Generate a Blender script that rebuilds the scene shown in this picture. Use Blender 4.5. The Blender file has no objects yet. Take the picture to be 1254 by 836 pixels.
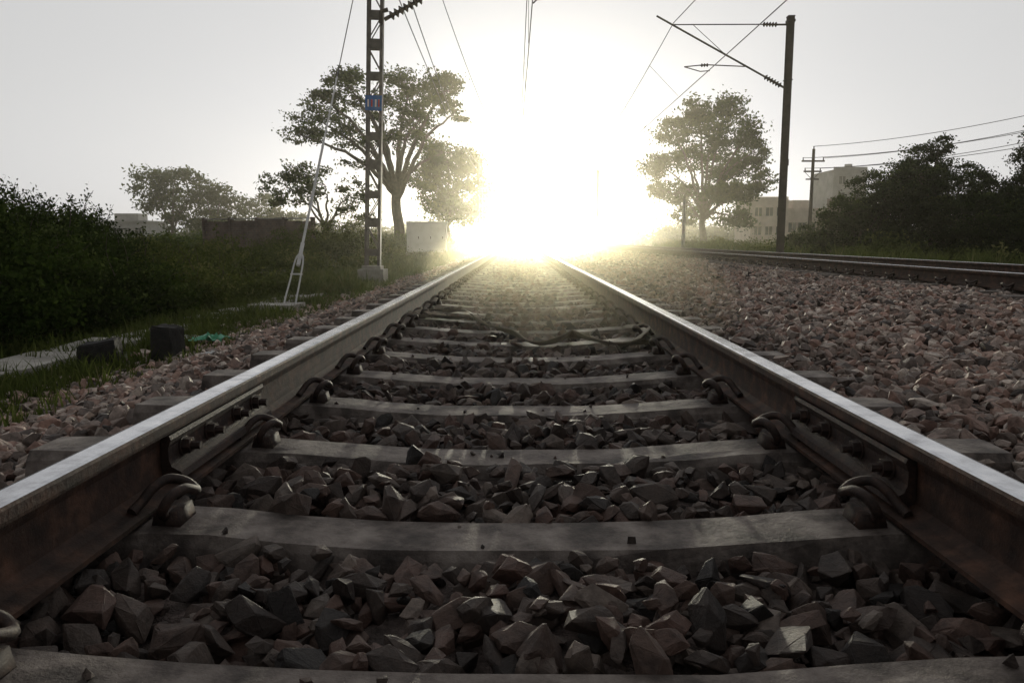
import bpy, bmesh, math
import numpy as np
from mathutils import Vector
scene = bpy.context.scene
scene.view_settings.view_transform = 'Standard'
scene.view_settings.look = 'None'
scene.view_settings.exposure = 0
R = np.random.default_rng(7)

# ------------------------------------------------------------------ helpers
def build(name, parts, mats, parent=None, smooth=False):
    """parts: list of (V(n,3), F(k,m), matindex, rnd scalar/array)"""
    Vs, loops, starts, totals, mi, rn = [], [], [], [], [], []
    off = 0; ls = 0
    for p in parts:
        V = np.asarray(p[0], dtype=np.float32); F = np.asarray(p[1], dtype=np.int64)
        if len(F) == 0: continue
        m = p[2] if len(p) > 2 else 0
        r = p[3] if len(p) > 3 else 0.5
        Vs.append(V); loops.append((F + off).ravel())
        k, c = F.shape
        starts.append(ls + np.arange(k) * c); totals.append(np.full(k, c))
        mi.append(np.full(k, m)); rn.append(np.broadcast_to(np.asarray(r, dtype=np.float32), (len(V),)))
        off += len(V); ls += k * c
    V = np.concatenate(Vs); L = np.concatenate(loops); S = np.concatenate(starts)
    T = np.concatenate(totals); M = np.concatenate(mi); RN = np.concatenate(rn)
    me = bpy.data.meshes.new(name)
    me.vertices.add(len(V)); me.vertices.foreach_set("co", V.ravel())
    me.loops.add(len(L)); me.loops.foreach_set("vertex_index", L.astype(np.int32))
    me.polygons.add(len(S)); me.polygons.foreach_set("loop_start", S.astype(np.int32))
    me.polygons.foreach_set("material_index", M.astype(np.int32))
    me.polygons.foreach_set("use_smooth", np.full(len(S), smooth))
    a = me.attributes.new("rnd", 'FLOAT', 'POINT'); a.data.foreach_set("value", RN.astype(np.float32))
    me.update(calc_edges=True)
    for m in mats: me.materials.append(m)
    ob = bpy.data.objects.new(name, me); scene.collection.objects.link(ob)
    if parent: ob.parent = parent
    return ob

def empty(name):
    e = bpy.data.objects.new(name, None); scene.collection.objects.link(e); return e

def box(x0, x1, y0, y1, z0, z1, m=0, r=.5):
    V = np.array([[x, y, z] for z in (z0, z1) for y in (y0, y1) for x in (x0, x1)], dtype=float)
    F = np.array([[0,2,3,1],[4,5,7,6],[0,1,5,4],[2,6,7,3],[0,4,6,2],[1,3,7,5]])
    return (V, F, m, r)

def tube(P, rad, n=8, m=0, r=.5):
    P = np.asarray(P, dtype=float); k = len(P)
    rad = np.broadcast_to(np.asarray(rad, dtype=float), (k,))
    T = np.gradient(P, axis=0); T /= np.linalg.norm(T, axis=1, keepdims=True) + 1e-9
    up = np.array([0, 0, 1.]) if abs(T[0][2]) < .9 else np.array([1., 0, 0])
    u = np.cross(T[0], up); u /= np.linalg.norm(u)
    V = []
    a = np.linspace(0, 2 * np.pi, n, endpoint=False)
    for i in range(k):
        u = u - T[i] * np.dot(u, T[i]); u /= np.linalg.norm(u) + 1e-9
        w = np.cross(T[i], u)
        V.append(P[i] + rad[i] * (np.cos(a)[:, None] * u + np.sin(a)[:, None] * w))
    V.append(P[:1]); V.append(P[-1:])
    V = np.concatenate(V)
    F = []
    for i in range(k - 1):
        for j in range(n):
            j2 = (j + 1) % n
            F.append([i*n+j, i*n+j2, (i+1)*n+j2, (i+1)*n+j])
    for j in range(n):
        j2 = (j + 1) % n
        F.append([k*n, j2, j, k*n]); F.append([k*n+1, (k-1)*n+j, (k-1)*n+j2, k*n+1])
    F = np.array(F)
    quads = F[:(k-1)*n]; tris = F[(k-1)*n:, :3]
    return [(V, quads, m, r), (V, tris, m, r)]

def catmull(P, s=6):
    P = np.asarray(P, float); Q = np.vstack([2*P[0]-P[1], P, 2*P[-1]-P[-2]]); out = []
    for i in range(1, len(Q)-2):
        for t in np.arange(s)/s:
            a, b, c, d = Q[i-1], Q[i], Q[i+1], Q[i+2]
            out.append(.5*((2*b)+(-a+c)*t+(2*a-5*b+4*c-d)*t*t+(-a+3*b-3*c+d)*t**3))
    out.append(P[-1]); return np.array(out)

def insulator(p0, p1, core=.025, disc=.07, nd=6, m=1):
    p0 = np.array(p0, float); p1 = np.array(p1, float); P = []; rr = []
    for i in range(nd*4+1):
        P.append(p0+(p1-p0)*i/(nd*4)); rr.append(core if i % 4 in (0, 1) else (disc if i % 4 == 2 else disc*.8))
    return tube(P, rr, 10, m)

def extrude_y(prof, ys, m=0, matf=None, r=.5):
    prof = np.array(prof, float); n = len(prof)
    V = np.concatenate([np.column_stack([prof[:, 0], np.full(n, y), prof[:, 1]]) for y in ys])
    out = []
    byM = {}
    for i in range(len(ys)-1):
        for j in range(n):
            j2 = (j+1) % n
            mm = matf(j) if matf else m
            byM.setdefault(mm, []).append([i*n+j, (i+1)*n+j, (i+1)*n+j2, i*n+j2])
    for mm, F in byM.items(): out.append((V, np.array(F), mm, r))
    out.append((V, np.array([list(range(n))]), m, r)); out.append((V, np.array([list(range((len(ys)-1)*n, len(ys)*n))[::-1]]), m, r))
    return out

# ------------------------------------------------------------------ materials
def newmat(name):
    m = bpy.data.materials.new(name); m.use_nodes = True
    nt = m.node_tree; b = nt.nodes["Principled BSDF"]
    return m, nt, b

def N(nt, t, **k):
    n = nt.nodes.new(t)
    for a, v in k.items():
        if hasattr(n, a) and a not in n.inputs: setattr(n, a, v)
        else: n.inputs[a].default_value = v
    return n

def ramp(nt, fac, stops, interp='LINEAR'):
    n = nt.nodes.new('ShaderNodeValToRGB'); n.color_ramp.interpolation = interp
    e = n.color_ramp.elements
    while len(e) < len(stops): e.new(.5)
    for i, (p, c) in enumerate(stops):
        e[i].position = p; e[i].color = (*c, 1) if len(c) == 3 else c
    nt.links.new(fac, n.inputs[0]); return n

def noise_mat(name, stops, scale=5, rough=.85, bump=.3, bscale=40, metallic=0., dist=.01, spec=.3, detail=6):
    m, nt, b = newmat(name)
    g = N(nt, 'ShaderNodeNewGeometry')
    n1 = N(nt, 'ShaderNodeTexNoise', Scale=scale, Detail=detail, Roughness=.65); nt.links.new(g.outputs['Position'], n1.inputs['Vector'])
    rp = ramp(nt, n1.outputs[0], stops); nt.links.new(rp.outputs[0], b.inputs['Base Color'])
    b.inputs['Roughness'].default_value = rough; b.inputs['Metallic'].default_value = metallic
    b.inputs['Specular IOR Level'].default_value = spec
    if bump:
        n2 = N(nt, 'ShaderNodeTexNoise', Scale=bscale, Detail=5, Roughness=.7); nt.links.new(g.outputs['Position'], n2.inputs['Vector'])
        bp = N(nt, 'ShaderNodeBump', Strength=bump, Distance=dist); nt.links.new(n2.outputs[0], bp.inputs['Height'])
        nt.links.new(bp.outputs[0], b.inputs['Normal'])
    return m

def leaf_mat(name, stops, trans=.35, tcol=(.12,.16,.02)):
    m = bpy.data.materials.new(name); m.use_nodes = True; nt = m.node_tree; nt.nodes.clear()
    at = N(nt, 'ShaderNodeAttribute'); at.attribute_name = 'rnd'
    rp = ramp(nt, at.outputs['Fac'], stops)
    df = N(nt, 'ShaderNodeBsdfDiffuse'); nt.links.new(rp.outputs[0], df.inputs[0])
    tr = N(nt, 'ShaderNodeBsdfTranslucent'); tr.inputs[0].default_value = (*tcol, 1)
    mx = N(nt, 'ShaderNodeMixShader'); mx.inputs[0].default_value = trans
    nt.links.new(df.outputs[0], mx.inputs[1]); nt.links.new(tr.outputs[0], mx.inputs[2])
    o = N(nt, 'ShaderNodeOutputMaterial'); nt.links.new(mx.outputs[0], o.inputs[0])
    return m

def stone_material():
    m, nt, b = newmat("ballast_stone")
    g = N(nt, 'ShaderNodeNewGeometry')
    at = N(nt, 'ShaderNodeAttribute'); at.attribute_name = 'rnd'
    rp = ramp(nt, at.outputs['Fac'], [(0, (.06,.05,.046)), (.16, (.15,.12,.108)), (.34, (.26,.215,.19)), (.46, (.37,.235,.195)),
                                      (.55, (.29,.25,.225)), (.68, (.41,.275,.23)), (.80, (.40,.35,.315)), (1, (.66,.58,.52))])
    n1 = N(nt, 'ShaderNodeTexNoise', Scale=28, Detail=5, Roughness=.7); nt.links.new(g.outputs['Position'], n1.inputs['Vector'])
    r2 = ramp(nt, n1.outputs[0], [(.3, (.42,.39,.37)), (.5, (.96,.92,.88)), (.7, (1.4,1.32,1.25))])
    mul = N(nt, 'ShaderNodeMix', data_type='RGBA', blend_type='MULTIPLY'); mul.inputs[0].default_value = 1
    nt.links.new(rp.outputs[0], mul.inputs[6]); nt.links.new(r2.outputs[0], mul.inputs[7])
    # brake dust / grease staining between the rails, deepened to paint in foreground shade
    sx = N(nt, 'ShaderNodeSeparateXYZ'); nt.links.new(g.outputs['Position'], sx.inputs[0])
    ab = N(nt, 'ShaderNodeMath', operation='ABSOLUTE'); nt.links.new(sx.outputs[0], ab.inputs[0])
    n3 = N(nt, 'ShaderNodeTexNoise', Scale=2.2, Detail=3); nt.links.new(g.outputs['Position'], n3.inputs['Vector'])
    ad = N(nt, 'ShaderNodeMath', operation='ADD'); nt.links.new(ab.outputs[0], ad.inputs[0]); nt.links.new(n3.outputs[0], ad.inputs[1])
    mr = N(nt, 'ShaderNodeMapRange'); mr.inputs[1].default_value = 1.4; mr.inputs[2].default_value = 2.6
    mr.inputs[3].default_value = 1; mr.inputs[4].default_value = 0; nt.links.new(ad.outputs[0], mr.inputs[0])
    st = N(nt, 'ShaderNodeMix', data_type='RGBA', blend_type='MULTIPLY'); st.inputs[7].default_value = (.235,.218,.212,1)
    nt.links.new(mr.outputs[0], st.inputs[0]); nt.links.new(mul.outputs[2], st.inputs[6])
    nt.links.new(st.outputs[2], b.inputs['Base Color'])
    b.inputs['Roughness'].default_value = .66; b.inputs['Specular IOR Level'].default_value = .4
    n2 = N(nt, 'ShaderNodeTexNoise', Scale=110, Detail=5, Roughness=.7); nt.links.new(g.outputs['Position'], n2.inputs['Vector'])
    bp = N(nt, 'ShaderNodeBump', Strength=.6, Distance=.007); nt.links.new(n2.outputs[0], bp.inputs['Height']); nt.links.new(bp.outputs[0], b.inputs['Normal'])
    return m

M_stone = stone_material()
M_bed = noise_mat("ballast_bed_grit", [(.3, (.03,.025,.022)), (.5, (.09,.07,.063)), (.62, (.2,.155,.14)), (.75, (.34,.28,.25))], scale=14, bump=1, bscale=16, dist=.05, rough=.9)
M_ground = noise_mat("soil_and_weeds", [(.3, (.03,.038,.014)), (.5, (.055,.065,.022)), (.62, (.11,.10,.05)), (.75, (.17,.14,.09))], scale=.6, bump=.8, bscale=9, dist=.06)
M_conc = noise_mat("sleeper_concrete", [(.28, (.02,.016,.014)), (.43, (.07,.056,.049)), (.54, (.145,.12,.106)), (.66, (.22,.19,.17)), (.78, (.35,.32,.29))], scale=9, bump=.6, bscale=55, dist=.008, rough=.7, spec=.35, detail=8)
M_concp = noise_mat("pale_concrete", [(.3, (.2,.19,.17)), (.6, (.38,.36,.33)), (.8, (.5,.48,.45))], scale=4, bump=.4, bscale=30)
M_rust = noise_mat("rail_rust", [(.3, (.014,.008,.006)), (.5, (.042,.022,.015)), (.7, (.11,.054,.034))], scale=14, bump=.45, bscale=70, dist=.005, rough=.75, spec=.3)
M_iron = noise_mat("clip_iron", [(.3, (.012,.008,.007)), (.55, (.035,.02,.015)), (.75, (.09,.048,.032))], scale=35, bump=.5, bscale=90, dist=.005, rough=.7, spec=.35)
M_steel = noise_mat("polished_rail_head", [(.3, (.28,.28,.30)), (.5, (.50,.51,.54)), (.8, (.72,.72,.74))], scale=12, bump=.06, bscale=40, dist=.002, rough=.26, metallic=1.)
M_mast = noise_mat("mast_steel", [(.3, (.07,.06,.055)), (.6, (.15,.13,.125)), (.8, (.22,.19,.17))], scale=5, bump=.2, rough=.6, spec=.4)
M_mastd = noise_mat("weathered_dark_steel", [(.3, (.03,.022,.02)), (.6, (.065,.05,.045)), (.8, (.10,.08,.07))], scale=5, bump=.2, rough=.7, spec=.3)
M_insul = noise_mat("brown_porcelain", [(.3, (.02,.012,.01)), (.7, (.05,.03,.025))], scale=10, bump=0, rough=.25)
M_wire = noise_mat("wire_copper_grey", [(.3, (.09,.09,.09)), (.7, (.15,.15,.15))], scale=10, bump=0, rough=.6)
M_pale = noise_mat("galvanised_pale", [(.3, (.5,.5,.5)), (.7, (.72,.71,.69))], scale=10, bump=.1, rough=.5)
M_white = noise_mat("white_painted_steel", [(.25, (.66,.66,.62)), (.5, (.8,.8,.78)), (.8, (.84,.84,.82))], scale=2, bump=.1)
M_blue = noise_mat("blue_enamel", [(.3, (.03,.12,.38)), (.7, (.05,.18,.5))], scale=8, bump=0, rough=.4)
M_red = noise_mat("red_paint", [(.3, (.4,.05,.04)), (.7, (.55,.08,.06))], scale=8, bump=0, rough=.4)
M_black = noise_mat("tarred_concrete", [(.3, (.010,.010,.010)), (.6, (.028,.026,.025)), (.8, (.06,.056,.052))], scale=12, bump=.7, bscale=30, dist=.02)
M_bark = noise_mat("bark", [(.3, (.045,.035,.028)), (.6, (.10,.08,.06)), (.8, (.15,.12,.095))], scale=5, bump=.6, bscale=20, dist=.03)
M_strap = noise_mat("worn_rubber_strap", [(.3, (.05,.038,.03)), (.6, (.13,.10,.075)), (.8, (.22,.17,.13))], scale=14, bump=.3, rough=.6)
M_cloth = noise_mat("dirty_cloth", [(.3, (.18,.15,.12)), (.6, (.36,.31,.26)), (.8, (.5,.45,.38))], scale=18, bump=.3)
M_green = noise_mat("green_plastic", [(.3, (.05,.28,.16)), (.7, (.15,.42,.28))], scale=18, bump=.2, rough=.35)
M_litter = noise_mat("plastic_film", [(.3, (.4,.4,.4)), (.7, (.62,.62,.6))], scale=18, bump=.2, rough=.3)
M_brick, nt, b = newmat("old_brick")
g = N(nt, 'ShaderNodeTexCoord'); mp = N(nt, 'ShaderNodeMapping'); mp.inputs['Rotation'].default_value = (math.radians(90), 0, 0)
nt.links.new(g.outputs['Object'], mp.inputs[0])
br = N(nt, 'ShaderNodeTexBrick', Scale=2.2, Color1=(.17,.115,.095,1), Color2=(.12,.09,.078,1), Mortar=(.17,.15,.135,1)); nt.links.new(mp.outputs[0], br.inputs[0])
nz = N(nt, 'ShaderNodeTexNoise', Scale=1.3, Detail=6, Roughness=.7); nt.links.new(g.outputs['Object'], nz.inputs['Vector'])
rz_ = ramp(nt, nz.outputs[0], [(.35, (.55,.53,.5)), (.6, (1.2,1.2,1.2))])
mm_ = N(nt, 'ShaderNodeMix', data_type='RGBA', blend_type='MULTIPLY'); mm_.inputs[0].default_value = 1
nt.links.new(br.outputs[0], mm_.inputs[6]); nt.links.new(rz_.outputs[0], mm_.inputs[7])
nt.links.new(mm_.outputs[2], b.inputs['Base Color']); b.inputs['Roughness'].default_value = .9
M_cream = noise_mat("cream_plaster", [(.3, (.46,.38,.32)), (.6, (.62,.53,.46)), (.8, (.70,.62,.55))], scale=.8, bump=.1, detail=8)
M_greyp = noise_mat("grey_plaster", [(.3, (.28,.27,.26)), (.6, (.40,.39,.38)), (.8, (.46,.45,.44))], scale=.8, bump=.1, detail=8)
M_glass = noise_mat("dark_window", [(.3, (.03,.035,.04)), (.7, (.05,.055,.06))], scale=2, bump=0, rough=.15)
L_dark = leaf_mat("thicket_leaf", [(0, (.008,.014,.005)), (.5, (.026,.044,.011)), (.85, (.065,.092,.024)), (1, (.12,.15,.045))], .2, (.045,.07,.012))
L_mid = leaf_mat("scrub_leaf", [(0, (.018,.028,.008)), (.5, (.062,.082,.022)), (.85, (.13,.15,.042)), (1, (.22,.21,.085))], .25, (.10,.12,.02))
L_tree = leaf_mat("tree_leaf", [(0, (.016,.03,.009)), (.5, (.052,.076,.022)), (.85, (.10,.13,.034)), (1, (.14,.16,.05))], .2, (.08,.12,.02))
L_grass = leaf_mat("grass_blade", [(0, (.028,.04,.012)), (.5, (.066,.085,.026)), (.85, (.13,.135,.052)), (1, (.22,.19,.10))], .25, (.12,.15,.035))

# ------------------------------------------------------------------ terrain
SX = np.array([-3.3,-3.0,-2.5,-1.9,-1.45,-1.1,0,1.1,1.5,2.2,3.2,4.2,4.8,7.4,7.9,8.5,9.2])
SZ = np.array([-.44,-.42,-.33,-.17,-.10,-.055,-.055,-.05,-.035,-.01,.03,.05,.04,.04,.02,-.15,-.32])
def lump(x, y, s=1.):
    return (np.sin(x*2.3*s+1.1*y*s)+np.sin(y*3.1*s-x*1.3*s+2)+np.sin(x*5.7*s+.5)*np.cos(y*4.9*s))/3
def surf(x, y): return np.interp(x, SX, SZ) + .022*lump(x, y) + .03*lump(x, y, .35)*(np.abs(x-3) < 1.6)
GX = np.array([-3000,-40,-12,-6,-4.6,-3.3,-2.6,-1.9,8,8.6,9.3,12,3000.])
GZ = np.array([-.6,-.6,-.55,-.5,-.46,-.43,-.5,-.45,-.4,-.38,-.34,-.45,-.6])
xs = np.unique(np.concatenate([np.linspace(-3000,-60,12), np.linspace(-60,-8,40), np.linspace(-8,12,81), np.linspace(12,60,36), np.linspace(60,3000,12)]))
ys = np.unique(np.concatenate([np.linspace(-200,-5,8), np.linspace(-5,40,120), np.linspace(40,150,60), np.linspace(150,3500,24)]))
def sheet(name, xs, ys, zf, mat):
    X, Y = np.meshgrid(xs, ys); Z = zf(X, Y); V = np.column_stack([X.ravel(), Y.ravel(), Z.ravel()])
    nx = len(xs); i, j = np.meshgrid(np.arange(nx-1), np.arange(len(ys)-1)); a = (j*nx+i).ravel()
    return build(name, [(V, np.column_stack([a, a+1, a+nx+1, a+nx]), 0)], [mat], smooth=True)
sheet("ground", xs, ys, lambda X, Y: np.interp(X, GX, GZ)+.03*lump(X, Y, .5)*((X < -3.2) | (X > 9)), M_ground)
sheet("ballast_bed", np.linspace(-3.3, 9.2, 126), np.unique(np.concatenate([np.linspace(-5,40,450), np.linspace(40,600,200)])),
      lambda X, Y: surf(X, Y)-.035, M_bed)

# ------------------------------------------------------------------ ballast stones
def proto(rng, npts, sub):
    bm = bmesh.new()
    P = []
    while len(P) < npts:
        v = rng.normal(size=3); v /= np.linalg.norm(v)
        if all(np.linalg.norm(v-q) > .50 for q in P): P.append(v)
        elif rng.random() < .02: P.append(v)
    for v in P: bm.verts.new(v*rng.uniform(.78, 1.14))
    r = bmesh.ops.convex_hull(bm, input=bm.verts)
    junk = [e for e in r['geom_interior'] if isinstance(e, bmesh.types.BMVert)]
    if junk: bmesh.ops.delete(bm, geom=junk, context='VERTS')
    if sub:
        bmesh.ops.bevel(bm, geom=list(bm.edges), offset=.045, segments=1, affect='EDGES', profile=.5)
        bmesh.ops.triangulate(bm, faces=bm.faces)
        bmesh.ops.subdivide_edges(bm, edges=[e for e in bm.edges if e.calc_length() > .55], cuts=1)
        bmesh.ops.triangulate(bm, faces=bm.faces)
        for v in bm.verts: v.co *= 1+rng.uniform(-.04, .04)
    bm.verts.ensure_lookup_table()
    V = np.array([v.co[:] for v in bm.verts]); F = np.array([[v.index for v in f.verts] for f in bm.faces])
    bm.free(); return V, F
def rotmats(k, rng):
    q = rng.normal(size=(k, 4)); q /= np.linalg.norm(q, axis=1, keepdims=True); w, x, y, z = q.T
    return np.stack([np.stack([1-2*(y*y+z*z), 2*(x*y-z*w), 2*(x*z+y*w)], -1), np.stack([2*(x*y+z*w), 1-2*(x*x+z*z), 2*(y*z-x*w)], -1),
                     np.stack([2*(x*z-y*w), 2*(y*z+x*w), 1-2*(x*x+y*y)], -1)], 1)
SP = .60; S0 = .945-.6*3
def near_sleeper(y): return np.abs((y-S0+SP/2) % SP - SP/2)
def scatter(x0, x1, y0, y1, cell, r0, r1, layers, npts, sub, rng):
    parts = []
    protos = [proto(rng, rng.integers(npts-4, npts+2), sub) for _ in range(16)]
    PX = []
    for (dz, prob) in layers:
        gx = np.arange(x0, x1, cell); gy = np.arange(y0, y1, cell)
        X, Y = np.meshgrid(gx, gy); X = X.ravel()+rng.uniform(-.6,.6,X.size)*cell; Y = Y.ravel()+rng.uniform(-.6,.6,Y.size)*cell
        k = (rng.random(X.size) < prob) & (np.abs(X) < .78*Y+2.2)
        X = X[k]; Y = Y[k]
        s = r0+(r1-r0)*rng.random(X.size)**2.0
        Z = surf(X, Y)+dz+rng.uniform(-.012,.014,X.size)
        ontop = (np.abs(X) < 1.44) & (near_sleeper(Y) < .10)
        top = np.where(np.abs(X) < .6, -.035, 0.0)
        drop = ontop & (Z+s*.6 > top-.025)
        rail = (np.abs(np.abs(X)-.873) < .12) & (Z+s*.8 > -.0)
        x2 = (np.abs(np.abs(X-5.97)-.873) < .11) & (Z+s > .07)
        keep = ~(drop | rail | x2)
        PX.append(np.column_stack([X, Y, Z, s])[keep])
    P = np.concatenate(PX)
    idx = rng.integers(0, len(protos), len(P))
    for i, (V, F) in enumerate(protos):
        Q = P[idx == i]; k = len(Q)
        if k == 0: continue
        Rm = rotmats(k, rng); sc = Q[:, 3:4]*np.column_stack([rng.uniform(.9,1.45,k), rng.uniform(.65,1.0,k), rng.uniform(.42,.85,k)])
        W = np.einsum('kij,knj->kni', Rm, V[None]*sc[:, None, :])
        W[:, :, 2] *= .85
        W += Q[:, None, :3]
        nV = len(V); FF = (F[None]+(np.arange(k)*nV)[:, None, None]).reshape(-1, 3)
        rn = np.repeat(np.clip(rng.normal(.47, .27, k), 0, 1), nV)
        parts.append((W.reshape(-1, 3), FF, 0, rn))
    return parts
st = []
st += scatter(-3.4, 4.4, .45, 3.6, .055, .024, .062, [(-.022, 1), (.0, .8), (.016, .25)], 13, True, R)
st += scatter(-3.4, 5.2, 3.6, 9, .060, .026, .060, [(-.015, 1), (.008, .65), (.022,.15)], 12, False, R)
st += scatter(-3.4, 9.0, 9, 22, .078, .034, .064, [(-.01, 1), (.012, .5)], 11, False, R)
st += scatter(-3.4, 9.2, 22, 60, .14, .05, .09, [(0, 1), (.01, .3)], 9, False, R)
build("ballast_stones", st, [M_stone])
# small chippings lying on the sleepers
ch = []; cpz = [proto(R, 8, False) for _ in range(6)]
for i in range(170):
    k = int(R.integers(0, 22)); xx = R.uniform(-1.3, 1.3); yy = S0+SP*(k+3)+R.uniform(-.07,.07)
    if abs(abs(xx)-.873) < .13: continue
    V, F = cpz[i % 6]; s = R.uniform(.005,.014); zt = np.interp(abs(xx), [0,.35,.55,.75,1.43], [-.038,-.034,-.016,0,0])
    ch.append((V@rotmats(1, R)[0].T*s+np.array([xx, yy, zt+s*.5]), F, 0, R.random()))
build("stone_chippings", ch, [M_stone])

# ------------------------------------------------------------------ tracks
def track(cx, z0, ymax, detail_y, seed, joint):
    rng = np.random.default_rng(seed)
    tr = empty("railway_track")
    prof = [(-.068,0),(.068,0),(.068,.010),(.035,.020),(.012,.034),(.009,.06),(.009,.11),(.014,.128),(.033,.138),(.035,.145),(.035,.164),(.031,.170),(.022,.1725),
            (-.022,.1725),(-.031,.170),(-.035,.164),(-.035,.145),(-.033,.138),(-.014,.128),(-.009,.11),(-.009,.06),(-.012,.034),(-.035,.020),(-.068,.010)]
    ys = [-4, 0, 2, 5, 10, 20, 40, 80, 160, 320, 600]
    for side, nm in ((-1, "left_rail"), (1, "right_rail")):
        rc = cx+side*.873
        P = [(rc+p[0], z0+.008+p[1]) for p in prof]
        build(nm, extrude_y(P, ys, 0, lambda j: 1 if 11 <= j <= 13 else 0), [M_rust, M_steel], tr)
    parts = []; X = np.array([-1.43,-1.425,-1.3,-1.1,-.95,-.78,-.65,-.5,-.3,-.1,.1,.3,.5,.65,.78,.95,1.1,1.3,1.425,1.43])
    T = np.interp(np.abs(X), [0,.35,.55,.75,1.43], [-.038,-.034,-.016,0,0])
    T[0] -= .02; T[-1] -= .02
    n = len(X); k = 0
    y = S0
    while y < ymax:
        dj = (lambda s: rng.uniform(-s, s, n)) if y < 12 else (lambda s: np.zeros(n))
        dy = rng.uniform(-.012, .012)
        cs = [(-.135,-.21,0), (-.092,-.022,.004), (-.078,0,.0025), (-.03,.001,.001), (.03,.001,.001), (.078,0,.002), (.092,-.022,.003), (.135,-.21,0)]
        V = []
        for (py, pz, j) in cs:
            V.append(np.column_stack([cx+X, y+dy+py+dj(j*1.5), z0+T*(1 if pz > -.1 else .0)+pz+dj(j)]))
        V = np.concatenate(V); m = len(cs)
        F = [[a*n+i, a*n+i+1, (a+1)*n+i+1, (a+1)*n+i] for a in range(m-1) for i in range(n-1)]
        parts.append((V, np.array(F), 0, rng.random()))
        parts.append((V, np.array([[a*n for a in range(m)][::-1]]), 0, .5)); parts.append((V, np.array([[a*n+n-1 for a in range(m)]]), 0, .5))
        y += SP
    build("concrete_sleepers", parts, [M_conc], tr)
    clip = catmull([(.050,-.065,.020),(.050,0,.020),(.050,.045,.022),(.060,.072,.045),(.078,.060,.075),(.090,.020,.078),(.092,-.025,.060),(.080,-.058,.050),
                    (.050,-.070,.066),(.018,-.052,.078),(-.004,-.018,.066),(-.018,.012,.042),(-.026,.045,.028)], 4)
    ct = tube(clip, .0125, 7); clipL = tube(catmull([(.05,-.06,.02),(.055,.06,.03),(.085,.04,.078),(.085,-.04,.055),(.03,-.06,.075),(-.02,.03,.03)], 2), .013, 4)
    cp = []; y = S0
    while y < detail_y:
        for side in (-1, 1):
            for io in (-1, 1):
                d = io; rx = cx+side*.873+d*.068; sc = rng.uniform(.86, .98)
                for (V, F, m_, r_) in (ct if y < 14 else clipL):
                    W = V.copy()*sc; W[:, 0] = rx+d*W[:, 0]; W[:, 1] = -W[:, 1]*d*side*-1
                    W[:, 1] += y; W[:, 2] += z0+.004
                    cp.append((W, F, 0, r_))
                a, b_ = sorted((rx+d*.014, rx+d*.080))
                V, F, m_, r_ = box(a, b_, y-.040, y+.040, z0-.01, z0+.030); V[4:, 0] = rx+d*.047+(V[4:, 0]-(rx+d*.047))*.7
                cp.append((V, F, 0, .5))
        y += SP
    build("rail_clips", cp, [M_iron], tr, smooth=True)
    if joint:
        fp = []
        for side in (-1, 1):
            for io in (-1, 1):
                rc = cx+side*.873
                pr = [(.010,.030),(.050,.022),(.062,.030),(.058,.046),(.036,.058),(.030,.075),(.030,.105),(.038,.124),(.034,.134),(.014,.128)]
                P = [(rc+io*u, z0+.008+z) for u, z in pr]
                ofs = .05 if side < 0 else -.12
                fp += extrude_y(P, [1.66+ofs, 1.668+ofs, 2.302+ofs, 2.31+ofs])
                for yb in (1.74, 1.89, 2.08, 2.23):
                    zc = z0+.098
                    fp += tube([(rc+io*.02, yb+ofs, zc), (rc+io*.052, yb+ofs, zc)], .021, 6)
                    fp += tube([(rc+io*.03, yb+ofs, zc), (rc+io*.075, yb+ofs, zc)], .011, 8)
                    fp += tube([(rc+io*.03, yb+ofs, zc), (rc+io*.034, yb+ofs, zc)], .028, 12)
        build("fishplates", fp, [M_iron], tr)
    return tr
track(0, 0, 140, 55, 3, True)
track(5.97, .09, 90, 30, 5, False)

# ------------------------------------------------------------------ overhead line masts
def lattice_mast(x, y, z0, h, tilt=0., rich=False, rw=.175):
    ma = empty("lattice_mast")
    p = []
    for sx in (-1, 1):
        p.append(box(sx*rw-.006, sx*rw+.006, -.09, .09, 0, h))
        for sy in (-1, 1):
            a, b_ = sorted((sx*(rw-.006), sx*(rw-.06)))
            p.append(box(a, b_, sy*.09-.006, sy*.09+.006, 0, h))
    z = .35; k = 0
    while z < h-.2:
        for sy in (-1, 1):
            p.append(box(-rw+.02, rw-.02, sy*.1-.004, sy*.1+.004, z, z+.16+.05*(k % 2)))
        for sy in (-1, 1):
            s = 1 if k % 2 else -1
            p += tube([(-s*rw*.8, sy*.1, z+.18), (s*rw*.8, sy*.1, z+.66)], .014, 4)
        z += .66; k += 1
    ob = build("mast_frame", p, [M_mast], ma)
    q = [box(-.30, .30, -.3, .3, -.5, .04), box(-.22,.22,-.2,.2,.04,.12)]
    f = build("mast_footing", q, [M_concp], ma); f.rotation_euler = (0, -tilt, 0)
    if rich:
        pl = [box(-.19, .19, -.125, -.115, 3.62, 3.95, 0)]
        for i, dx in enumerate((-.12, -.04, .05, .12)):
            pl.append(box(dx-.018, dx+.018, -.131, -.1255, 3.70, 3.86, 1 if i % 2 == 0 else 2))
        build("number_plate", pl, [M_blue, M_white, M_red], ma)
    ma.location = (x, y, z0); ma.rotation_euler = (0, tilt, 0)
    return ma

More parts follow.
